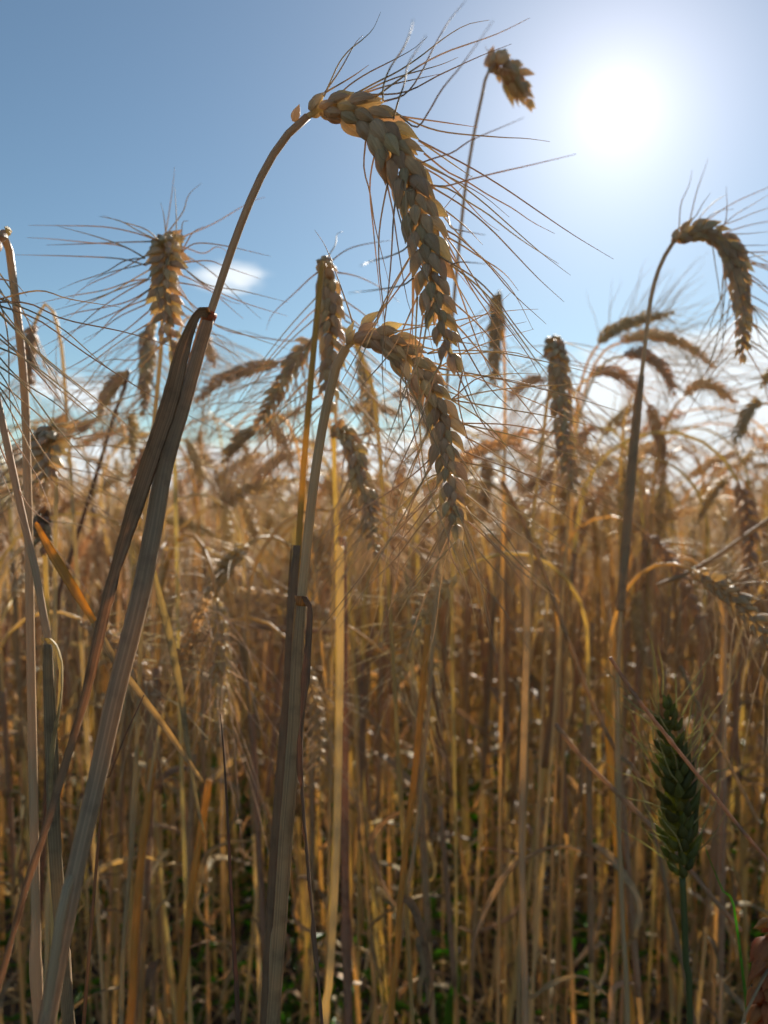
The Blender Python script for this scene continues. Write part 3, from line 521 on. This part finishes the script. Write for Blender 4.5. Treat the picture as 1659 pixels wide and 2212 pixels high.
    for i, (lab, e, d, s) in enumerate((
        ('topmost of the four curved ears by the hooked stalk, tip pointing right', [(1292, 746), (1310, 722), (1350, 702), (1400, 686), (1452, 676)], .80, .92),
        ('second of the four curved ears by the hooked stalk, longest and most arched', [(1338, 742), (1370, 728), (1420, 724), (1470, 740), (1510, 765), (1542, 792)], .82, .92),
        ('third of the four curved ears by the hooked stalk, dropping steeply', [(1345, 770), (1375, 762), (1410, 775), (1440, 805), (1456, 850)], .78, .95),
        ('lowest of the four curved ears, ending against the hooked stalk sheath', [(1276, 815), (1295, 802), (1330, 805), (1362, 826), (1385, 850)], .85, .95),
        ('small hooked ear with glinting back, right of the hooked stalk and low', [(1478, 858), (1500, 836), (1535, 830), (1565, 848), (1590, 868)], .84, .95),
        ('ear drooping left from a bent stalk near the right edge', [(1650, 872), (1632, 872), (1612, 896), (1598, 928), (1588, 955)], .72, .95),
        ('ear hanging below the hooked stalk bend, tip at the skyline', [(1398, 872), (1408, 890), (1420, 930), (1430, 975), (1436, 1020)], .86, .95),
        ('ear leaning left just above the skyline, beside the ragged drooping ear', [(1290, 925), (1275, 925), (1256, 945), (1240, 980), (1232, 1010)], .88, .92),
        ('ear cut off by the right edge above the bent stalk', [(1690, 790), (1672, 800), (1655, 818), (1645, 835)], .80, .9),
        ('squat ear low at the skyline right of the hooked stalk', [(1395, 985), (1405, 975), (1420, 985), (1430, 1020), (1434, 1060)], 1.0, 1.0),
        ('ear curling left beside the far left stalk, dark against the sky', [(75, 700), (66, 720), (62, 760), (66, 800), (62, 840)], .62, .9),
        ('ear bowed left at the skyline below the slim hanging ear', [(210, 905), (190, 915), (160, 925), (120, 912)], .95, .95),
        ('ear drooping right below the whiskered ear, orange-brown', [(395, 950), (405, 955), (420, 985), (430, 1015), (434, 1040)], .95, .95),
        ('grey-tipped ear nodding left beside the stalk pair', [(640, 975), (610, 985), (585, 1005), (560, 1030), (545, 1058)], .85, .95),
        ('ear nodding right behind the central arched ear, at skyline', [(845, 860), (870, 850), (900, 868), (922, 900), (935, 945)], .95, .95),
        ('ear nodding left behind the central arched ear awns', [(1040, 1000), (1050, 990), (1052, 1030), (1048, 1070), (1046, 1120)], .80, .95),
        ('short ear nodding left above the skyline behind the awn fan', [(1180, 820), (1150, 822), (1120, 838), (1098, 862)], .95, .9))):
        plant(lab, e, None, d, seed=200 + i, size=s, fine=False, awn=(0.045, 0.08), spread=0.6, group=GRP_MID)

def low_details():
    rng = np.random.default_rng(77)
    def blade(name, label, cat, pts, width, mat, d=None, group=None, **kw):
        p = px(pts, d); p = to_ground(p, rng) if kw.pop('ground', True) else p
        root = thing(name, label, cat, np.array([p[-1][0], p[-1][1], 0.0]), group); add_leaf(root, p, width, mat, rng=rng, **kw); return root
    blade('dead_leaf', 'dark pointed dead leaf standing alone between the two front stalks', 'leaf', [(476, 1542), (480, 1580), (487, 1680), (494, 1800), (500, 1930), (508, 2080), (516, 2230)], 0.0036, 'dark_leaf', .30, taper=(.12, .5, .8, 1, 1, 1, 1, 1), fold=0.9, n=70)
    r = blade('dead_leaf', 'folded straw leaf slanting across both front stalks with a bright orange upper end', 'leaf', [(205, 1342), (250, 1425), (300, 1492), (365, 1580), (440, 1690)], 0.0034, 'leaf', .33, taper=(1, 1, .9, .8, .5), fold=0.8, n=50, ground=False)
    add_leaf(r, px([(78, 1128), (110, 1185), (165, 1275), (208, 1347)], .33), 0.0042, 'gold', rng=rng, taper=(.5, 1, 1, .6), fold=0.8, n=40, label='orange broad end of the leaf')
    blade('dead_leaf', 'thin dry leaf hanging down right of the thick leaning stalk', 'leaf', [(330, 1222), (345, 1280), (372, 1390), (392, 1500), (408, 1620), (428, 1740), (442, 1800)], 0.0048, 'leaf', .45, taper=(.5, 1, .9, .7, .5, .3), fold=0.7, ground=False)
    blade('dead_leaf', 'dark narrow leaf rising from the bottom to cross the slanting straw leaf', 'leaf', [(312, 1500), (290, 1545), (262, 1610), (236, 1680), (215, 1800)], 0.003, 'dark_leaf', .31, taper=(.2, .8, 1, 1), fold=0.8)
    blade('dead_leaf', 'dim slanting leaf in the middle distance left of the stalk pair', 'leaf', [(480, 1215), (500, 1300), (525, 1400), (548, 1510), (560, 1600)], 0.0065, 'leaf', .7, taper=(.6, 1, .9, .6), fold=0.6, ground=False)
    def straw_stalk(label, pts, d, rad, mat, leaf=None, name='broken_stalk', ground=True, group=None):
        p = px(pts, d); q = spline(to_ground(p, rng) if ground else p, 80); root = thing(name, label, 'straw', np.array([q[-1][0], q[-1][1], 0.0]), group); o0 = np.array(root.location)
        g = Geo(); t = np.linspace(0, 1, 80); r = rad * (1 + 0.5 * np.exp(-((t - .4) / .012) ** 2)); tube(g, q - o0, r, 10); obj('stem', g.mesh('stem', [MAT[mat]]), root)
        if leaf: add_leaf(root, px(leaf[0], None if len(leaf[0][0]) == 3 else d), leaf[1], leaf[2], rng=rng, fold=0.6, wav=0.0006, twist=leaf[3] if len(leaf) > 3 else 0.6)
        return root
    straw_stalk('broken stalk with a squared-off top standing below the awn fan', [(1139, 1222), (1138, 1350), (1134, 1500), (1130, 1650), (1127, 1800), (1130, 2000), (1135, 2212)], .50, 0.0021, 'stem', ([(1132, 2140), (1150, 2150), (1190, 2122), (1230, 2108), (1270, 2112), (1312, 2150)], 0.004, 'leaf'))
    straw_stalk('dark thin stalk leaning down to the right below the awn fan', [(1085, 1040), (1128, 1125), (1180, 1250), (1230, 1390), (1280, 1520), (1340, 1640), (1400, 1750)], .55, 0.0015, 'flag', ground=True)
    straw_stalk('pale straw lying level across the gap left of the stalk pair', [(528, 1352), (575, 1356), (625, 1362), (680, 1364), (722, 1366)], .75, 0.0026, 'sheath', ground=False, name='loose_straw')
    straw_stalk('bent dark straw rising to the right edge under the hooked stalk', [(1420, 1265), (1480, 1240), (1540, 1208), (1600, 1165), (1665, 1120)], .62, 0.0018, 'sheath', ground=False, name='loose_straw')
    straw_stalk('golden stalk with a forked withered leaf at its joint, bottom centre', [(925, 1350), (912, 1500), (895, 1680), (878, 1820), (866, 1935), (858, 2060), (845, 2212)], .52, 0.0021, 'gold', ([(866, 1938), (885, 1945), (905, 1985), (925, 2060), (935, 2130), (928, 2200)], 0.0055, 'leaf', 1.2))
    straw_stalk('bright golden broken stalk, thick, left of the dark pointed leaf', [(330, 1640), (322, 1720), (312, 1800), (300, 1900), (290, 2050), (280, 2212)], .58, 0.0030, 'gold')
    straw_stalk('golden stalk stump leaning right of the dark pointed leaf', [(452, 1685), (440, 1760), (425, 1850), (412, 1940), (400, 2080), (390, 2212)], .60, 0.0028, 'gold')
    straw_stalk('orange stalk running straight down right of the withered central leaf', [(735, 1180), (735, 1400), (732, 1600), (728, 1800), (722, 1950), (712, 2120), (705, 2250)], .48, 0.0022, 'stem')
    straw_stalk('brown sheath stub topping a stalk behind the central stalk pair', [(738, 1160), (740, 1230), (742, 1300), (742, 1420), (744, 1600), (746, 1900)], .62, 0.0034, 'flag')
    straw_stalk('thin pale straw crossing in front of the green ear from upper left', [(1318, 1420), (1370, 1500), (1440, 1590), (1520, 1690), (1600, 1790), (1660, 1860)], .34, 0.0008, 'sheath', ground=False, name='loose_straw')
    straw_stalk('pale straw crossing below the green ear toward the lower right corner', [(1200, 1565), (1260, 1640), (1340, 1720), (1440, 1820), (1540, 1940), (1600, 2010)], .47, 0.0014, 'sheath', ground=False, name='loose_straw')
    straw_stalk('slanting dry straw above the green ear', [(1470, 1440), (1510, 1530), (1560, 1620), (1600, 1700), (1640, 1780)], .5, 0.0012, 'sheath', ground=False, name='loose_straw')
    straw_stalk('orange stub catching the light above the green ear', [(1312, 1460), (1314, 1510), (1316, 1570), (1318, 1640)], .62, 0.003, 'gold', ground=True)
    r = blade('grass_blade', 'bright green grass blade right of the green ear stem', 'grass', [(1512, 1800), (1530, 1850), (1555, 1910), (1575, 1960), (1592, 2010)], 0.0032, 'blade', .40, taper=(.1, .6, .9, 1, 1, 1), fold=0.6)
    blade('grass_blade', 'small green weed leaf at bottom centre behind the golden stalk', 'grass', [(958, 2020), (975, 2060), (985, 2100), (978, 2150), (970, 2200)], 0.014, 'blade', .8, taper=(.2, .8, 1, .7, .3, .2), fold=0.3)
    # blurred ear close by in the lower right corner
    plant('tan ear out of focus in the lower right corner, very close', [(1700, 1990, .235), (1682, 2010, .232), (1668, 2060, .23), (1658, 2120, .228), (1652, 2190, .226), (1650, 2280, .226)], [(1710, 1975, .24), (1745, 1965, .245), (1775, 2040, .25), (1790, 2120, .25), (1800, 2212, .25)], .24, seed=301, size=0.8, awn=(0.03, 0.05), awn_share=0.15, mat='collar', stem_mat='leaf', awn_mat='leaf')

# ------------------------------------------------------------------ the field: stock plants, single blurred plants, then the mass beyond
def stock(seed, h, nod, lean, earlen, curve):
    """path of a stalk from the soil up, with its ear; local coordinates, foot at the origin, nodding towards +X"""
    rng = np.random.default_rng(seed); n = 120; L = h + 0.12 * curve; ds = (L + earlen) / n; th = lean; p = [np.zeros(3)]; y = 0.0
    wob = rng.uniform(-0.05, 0.05)
    for i in range(n):
        s = (i + 1) * ds
        if s > L - 0.16: th += (nod - lean) * ds / (0.16 + earlen * 0.75) * (1.35 if s < L else 0.75)
        else: th += wob * ds * math.sin(s * 9)
        y += 0.03 * rng.normal() * ds
        p.append(p[-1] + ds * np.array([math.sin(th), y, math.cos(th)]))
    p = np.array(p); k = int(L / ds); return p[:k + 1], p[k:], rng
STOCK_SPECS = [(0.74, 2.6, .02, .088, 1.0), (0.70, 2.0, -.03, .095, 1.0), (0.78, 1.6, .05, .085, .8), (0.72, 2.9, .03, .09, 1.1), (0.68, 1.1, .06, .09, .7), (0.75, 2.3, -.05, .10, 1.0), (0.66, 2.7, .08, .085, .9), (0.80, 1.9, -.02, .09, 1.0), (0.71, 0.6, .04, .09, .5), (0.76, 3.0, .0, .085, 1.2)]
def leaf_path(rng, a, L, droop):
    q = np.linspace(0, 1, 8); az = rng.uniform(0, 2 * math.pi); d = np.array([math.cos(az), math.sin(az), 0]); el0 = rng.uniform(0.2, 1.2); pts = [a]
    th = el0
    for i in range(7):
        th -= droop * rng.uniform(0.6, 1.4) / 7; pts.append(pts[-1] + L / 7 * (d * math.cos(th) + np.array([0, 0, math.sin(th)])) + 0.003 * rng.normal(size=3))
    return np.array(pts)
def stock_geos(i, spec, lo):
    stem, ear, rng = stock(500 + i, *spec); n = 40 if not lo else 16
    sp = spline(stem[::-1], n); gs = Geo(); t = np.linspace(0, 1, n); r = np.interp(t, [0, .25, 1], [0.0012, 0.0018, 0.0023])
    for q in (0.4, 0.7): r = r + 0.0008 * np.exp(-((t - q) / (0.8 / n)) ** 2)
    tube(gs, sp, r, 7 if not lo else 5)
    face = unit(np.array([0.2 * rng.normal(), 1, 0.2 * rng.normal()])); H, A = lay_ear(spline(ear, 30), face, rng, 1.0, nodes=21 if not lo else 14, awn=(0.045, 0.085), spread=rng.uniform(.4, .8), awn_share=0.6 if not lo else 0.4)
    ge, ga = joined_ear_geo(ear, H, A, np.zeros(3), HUSK_LO if not lo else HUSK_TINY, 0.00032 if not lo else 0.00045, 7 if not lo else 4, 4 if not lo else 3)
    leaves = []
    for q, droop, L, w in ((.62, rng.uniform(2.2, 4.2), rng.uniform(.10, .2), .0065), (.42, rng.uniform(2.5, 4.5), rng.uniform(.10, .2), .007), (.22, rng.uniform(2.5, 4.8), rng.uniform(.1, .18), .006), (.52, rng.uniform(3.5, 5.5), rng.uniform(.08, .16), .005)):
        k = int(q * (len(stem) - 1)); gl = Geo(); p = spline(leaf_path(rng, stem[k], L, droop), 22 if not lo else 9); m = len(p)
        ribbon(gl, p, w * np.interp(np.linspace(0, 1, m), [0, .15, .6, 1], [.5, 1, .8, .1]), 0.5, 0.00025, 6 if not lo else 4, 0, (0.2, 0.3, 1), np.linspace(0, rng.uniform(-3.5, 3.5), m)); leaves.append(gl)
    k0, k1 = int(.5 * len(stem)), int(.74 * len(stem)); gsh = Geo(); q = spline(stem[k0:k1][::-1], 14 if not lo else 4); tube(gsh, q, np.interp(np.linspace(0, 1, len(q)), [0, .06, 1], [.0031, .0027, .0027]), 7 if not lo else 4)
    return gs, ge, ga, leaves, gsh, stem, ear

FIELD_RNG = np.random.default_rng(2024)
def project(p):
    r = np.asarray(p) - CAM; d = r @ FWD; return IMG_W / 2 + FPX * (r @ RGT) / d, IMG_H / 2 - FPX * (r @ UPV) / d, d

def single_field():
    lib = []
    for i, s in enumerate(STOCK_SPECS):
        gs, ge, ga, lv, gsh, stem, ear = stock_geos(i, s, False)
        lib.append((gs.mesh('stem', [MAT['stem']]), ge.mesh('ear', [MAT['ripe_husk']]), ga.mesh('awn_fringe', [MAT['ripe_awn']]), [g.mesh('leaf', [MAT['leaf']]) for g in lv], gsh.mesh('leaf_sheath', [MAT['sheath']]), float(max(stem[:, 2].max(), ear[:, 2].max())), ear.mean(0)))
    rng = FIELD_RNG; placed = []; tries = 0
    while len(placed) < 225 and tries < 20000:
        tries += 1
        y = math.sqrt(rng.uniform(0.56 ** 2, 1.72 ** 2)); x = rng.uniform(-1, 1) * (0.53 * y + 0.04)
        if y < 0.85 and rng.random() < 0.35: continue
        if any((x - a) ** 2 + (y - b) ** 2 < 0.03 ** 2 for a, b, *_ in placed): continue
        v = int(rng.integers(0, len(lib))); rot = rng.uniform(0, 2 * math.pi)
        top = CAM_H + min(0.10, rng.normal(0.0, np.interp(y, [.55, 1.0], [.02, .042]))) + np.interp(y, [.55, 0.9, 1.7], [-0.055, 0.025, 0.04]); sc = top / lib[v][5]
        placed.append((x, y, v, rot, sc))
    extra = 0
    while extra < 42:
        y = rng.uniform(0.86, 1.5); x = rng.uniform(-0.52, 0.5) * y
        if any((x - a) ** 2 + (y - b) ** 2 < 0.03 ** 2 for a, b, *_ in placed): continue
        v = int(rng.integers(0, 8)); placed.append((x, y, v, rng.uniform(0, 2 * math.pi), (CAM_H + rng.uniform(0.05, 0.12) * y) / lib[v][5])); extra += 1
    # stalks over 300 strong in view: these are the largest; each label says how it looks and where it stands
    rows = []
    for x, y, v, rot, sc in placed:
        c = lib[v][6] * sc; e = np.array([x + c[0] * math.cos(rot) - c[1] * math.sin(rot), y + c[0] * math.sin(rot) + c[1] * math.cos(rot), c[2]]); sx, sy, d = project(e); rows.append([x, y, v, rot, sc, sx, sy, d])
    ordn = ['first', 'second', 'third', 'fourth', 'fifth', 'sixth', 'seventh', 'eighth', 'ninth', 'tenth', 'eleventh', 'twelfth', 'thirteenth', 'fourteenth', 'fifteenth', 'sixteenth', 'seventeenth', 'eighteenth', 'nineteenth', 'twentieth']
    cnt = {}
    for row in sorted(rows, key=lambda r: r[7]):
        x, y, v, rot, sc, sx, sy, d = row; lm = min(LANDMARK, key=lambda q: abs(q[1] - sx)); side = 'left of' if sx < lm[1] else 'right of'
        nodx = math.cos(rot); nod = 'nodding left' if nodx < -0.45 else 'nodding right' if nodx > 0.45 else 'nodding away' if math.sin(rot) > 0 else 'nodding this way'
        if STOCK_SPECS[v][1] < 1.2: nod = nod.replace('nodding', 'leaning')
        band = 'close blurred' if d < 0.95 else 'blurred mid-row' if d < 1.3 else 'far blurred'
        key = (lm[0], side, nod, band); k = cnt.get(key, 0); cnt[key] = k + 1
        label = f'{ordn[min(k, 19)]} {band} stalk {nod} {side} {lm[0]}'
        root = thing('wheat_stalk', label, 'wheat', (x, y, 0), GRP_MID); root.rotation_euler = (rng.normal(0, .045), rng.normal(0, .045), rot); root.scale = (sc, sc, sc)
        st, ea, aw, lvs, sh, _, _ = lib[v]
        obj('stem', st, root); obj('ear', ea, root, kind='stuff'); obj('awn_fringe', aw, root, kind='stuff'); obj('leaf_sheath', sh, root)
        for l in lvs: obj('leaf', l, root)

def field_mass():
    src = bpy.data.collections.new('stalk_sources')
    for i, s in enumerate(STOCK_SPECS):
        gs, ge, ga, lv, gsh, stem, ear = stock_geos(i + 40, s, True); g = Geo()
        g.merge(gs, None, 0); g.merge(ge, None, 1); g.merge(ga, None, 2); [g.merge(l, None, 3) for l in lv]; g.merge(gsh, None, 4)
        o = bpy.data.objects.new('wheat_source', g.mesh('wheat_source', [MAT['stem'], MAT['ripe_husk'], MAT['ripe_awn'], MAT['leaf'], MAT['sheath']])); src.objects.link(o)
    rng = FIELD_RNG; pts = []
    for y0, y1, dens in ((1.72, 3.0, 250), (3.0, 6.0, 150), (6.0, 14.0, 45), (14, 40, 9), (40, 120, 1.0)):
        area = (y1 * y1 - y0 * y0) * 0.72; m = int(area * dens); y = np.sqrt(rng.uniform(y0 * y0, y1 * y1, m)); x = rng.uniform(-1, 1, m) * 0.72 * y; pts.append(np.stack([x, y], 1))
    # the stand on either side of the view
    m = 500; y = rng.uniform(0.45, 1.7, m); x = rng.uniform(0.0, 0.9, m) + 0.53 * y + 0.30; x *= rng.choice([-1, 1], m); pts.append(np.stack([x, y], 1))
    p = np.vstack(pts); n = len(p); me = bpy.data.meshes.new('wheat_field'); me.from_pydata(np.c_[p, np.zeros(n)].tolist(), [], [])
    rot = np.zeros((n, 3), np.float32); rot[:, 2] = rng.uniform(0, 6.283, n); rot[:, :2] = rng.normal(0, .06, (n, 2))
    scl = (np.clip(rng.normal(1.0, 0.055, n), .8, 1.11) * np.interp(p[:, 1], [1.7, 4, 20], [0.985, 0.955, 0.935])).astype(np.float32); idx = rng.integers(0, len(STOCK_SPECS), n).astype(np.int32)
    a = me.attributes.new('rot', 'FLOAT_VECTOR', 'POINT'); a.data.foreach_set('vector', rot.ravel())
    a = me.attributes.new('scl', 'FLOAT', 'POINT'); a.data.foreach_set('value', scl)
    a = me.attributes.new('idx', 'INT', 'POINT'); a.data.foreach_set('value', idx)
    o = obj('wheat_field', me, kind='stuff'); o['label'] = 'dense mass of ripe wheat filling the field to the horizon'; o['category'] = 'wheat field'
    ng = bpy.data.node_groups.new('stand_of_wheat', 'GeometryNodeTree'); ng.interface.new_socket('Geometry', in_out='INPUT', socket_type='NodeSocketGeometry'); ng.interface.new_socket('Geometry', in_out='OUTPUT', socket_type='NodeSocketGeometry')
    gi, go = ng.nodes.new('NodeGroupInput'), ng.nodes.new('NodeGroupOutput'); ci = ng.nodes.new('GeometryNodeCollectionInfo'); ci.inputs['Collection'].default_value = src; ci.inputs['Separate Children'].default_value = True; ci.inputs['Reset Children'].default_value = True
    ip = ng.nodes.new('GeometryNodeInstanceOnPoints'); L = ng.links.new
    def attr(name, typ):
        q = ng.nodes.new('GeometryNodeInputNamedAttribute'); q.data_type = typ; q.inputs['Name'].default_value = name; return q.outputs['Attribute']
    er = ng.nodes.new('FunctionNodeEulerToRotation'); L(attr('rot', 'FLOAT_VECTOR'), er.inputs[0])
    L(gi.outputs[0], ip.inputs['Points']); L(ci.outputs[0], ip.inputs['Instance']); ip.inputs['Pick Instance'].default_value = True; L(attr('idx', 'INT'), ip.inputs['Instance Index']); L(er.outputs[0], ip.inputs['Rotation']); L(attr('scl', 'FLOAT'), ip.inputs['Scale']); L(ip.outputs[0], go.inputs[0])
    md = o.modifiers.new('stand', 'NODES'); md.node_group = ng

def undergrowth():
    rng = np.random.default_rng(9); g = Geo()
    for i in range(2600):
        y = math.sqrt(rng.uniform(0.5, 9.5)); x = rng.uniform(-1, 1) * 0.7 * y; z = abs(rng.normal(0, 0.07)) + 0.004; L = rng.uniform(.05, .2); az = rng.uniform(0, 6.283); d = np.array([math.cos(az), math.sin(az), rng.normal(0, .35)]); a = np.array([x, y, z]); b = a + d * L; b[2] = max(b[2], 0.003)
        m = (a + b) / 2 + [0, 0, rng.uniform(0, .04)]; tube(g, spline([a, m, b], 5), np.array([.0012, .0016, .0018, .0014, .001]), 4)
    o = obj('straw_litter', g.mesh('straw_litter', [MAT['leaf']]), kind='stuff'); o['label'] = 'tangled broken straw lying between the stalks'; o['category'] = 'straw litter'
    g = Geo()
    for i in range(800):
        y = math.sqrt(rng.uniform(0.8, 6.0)); x = rng.uniform(-1, 1) * 0.65 * y; a = np.array([x, y, 0.0]); h = rng.uniform(.05, .32)
        for k in range(5):
            p = spline(leaf_path(rng, a + [0, 0, h * k / 6], rng.uniform(.03, .09), rng.uniform(0.6, 2.2)), 7); ribbon(g, p, np.interp(np.linspace(0, 1, 7), [0, .4, 1], [.002, .011, .001]), 0.25, .0003, 4)
    o = obj('weeds', g.mesh('weeds', [MAT['blade']]), kind='stuff'); o['label'] = 'low green weeds on the ground among the stalks'; o['category'] = 'weeds'

hero_plants()
low_details()
single_field()
field_mass()
undergrowth()
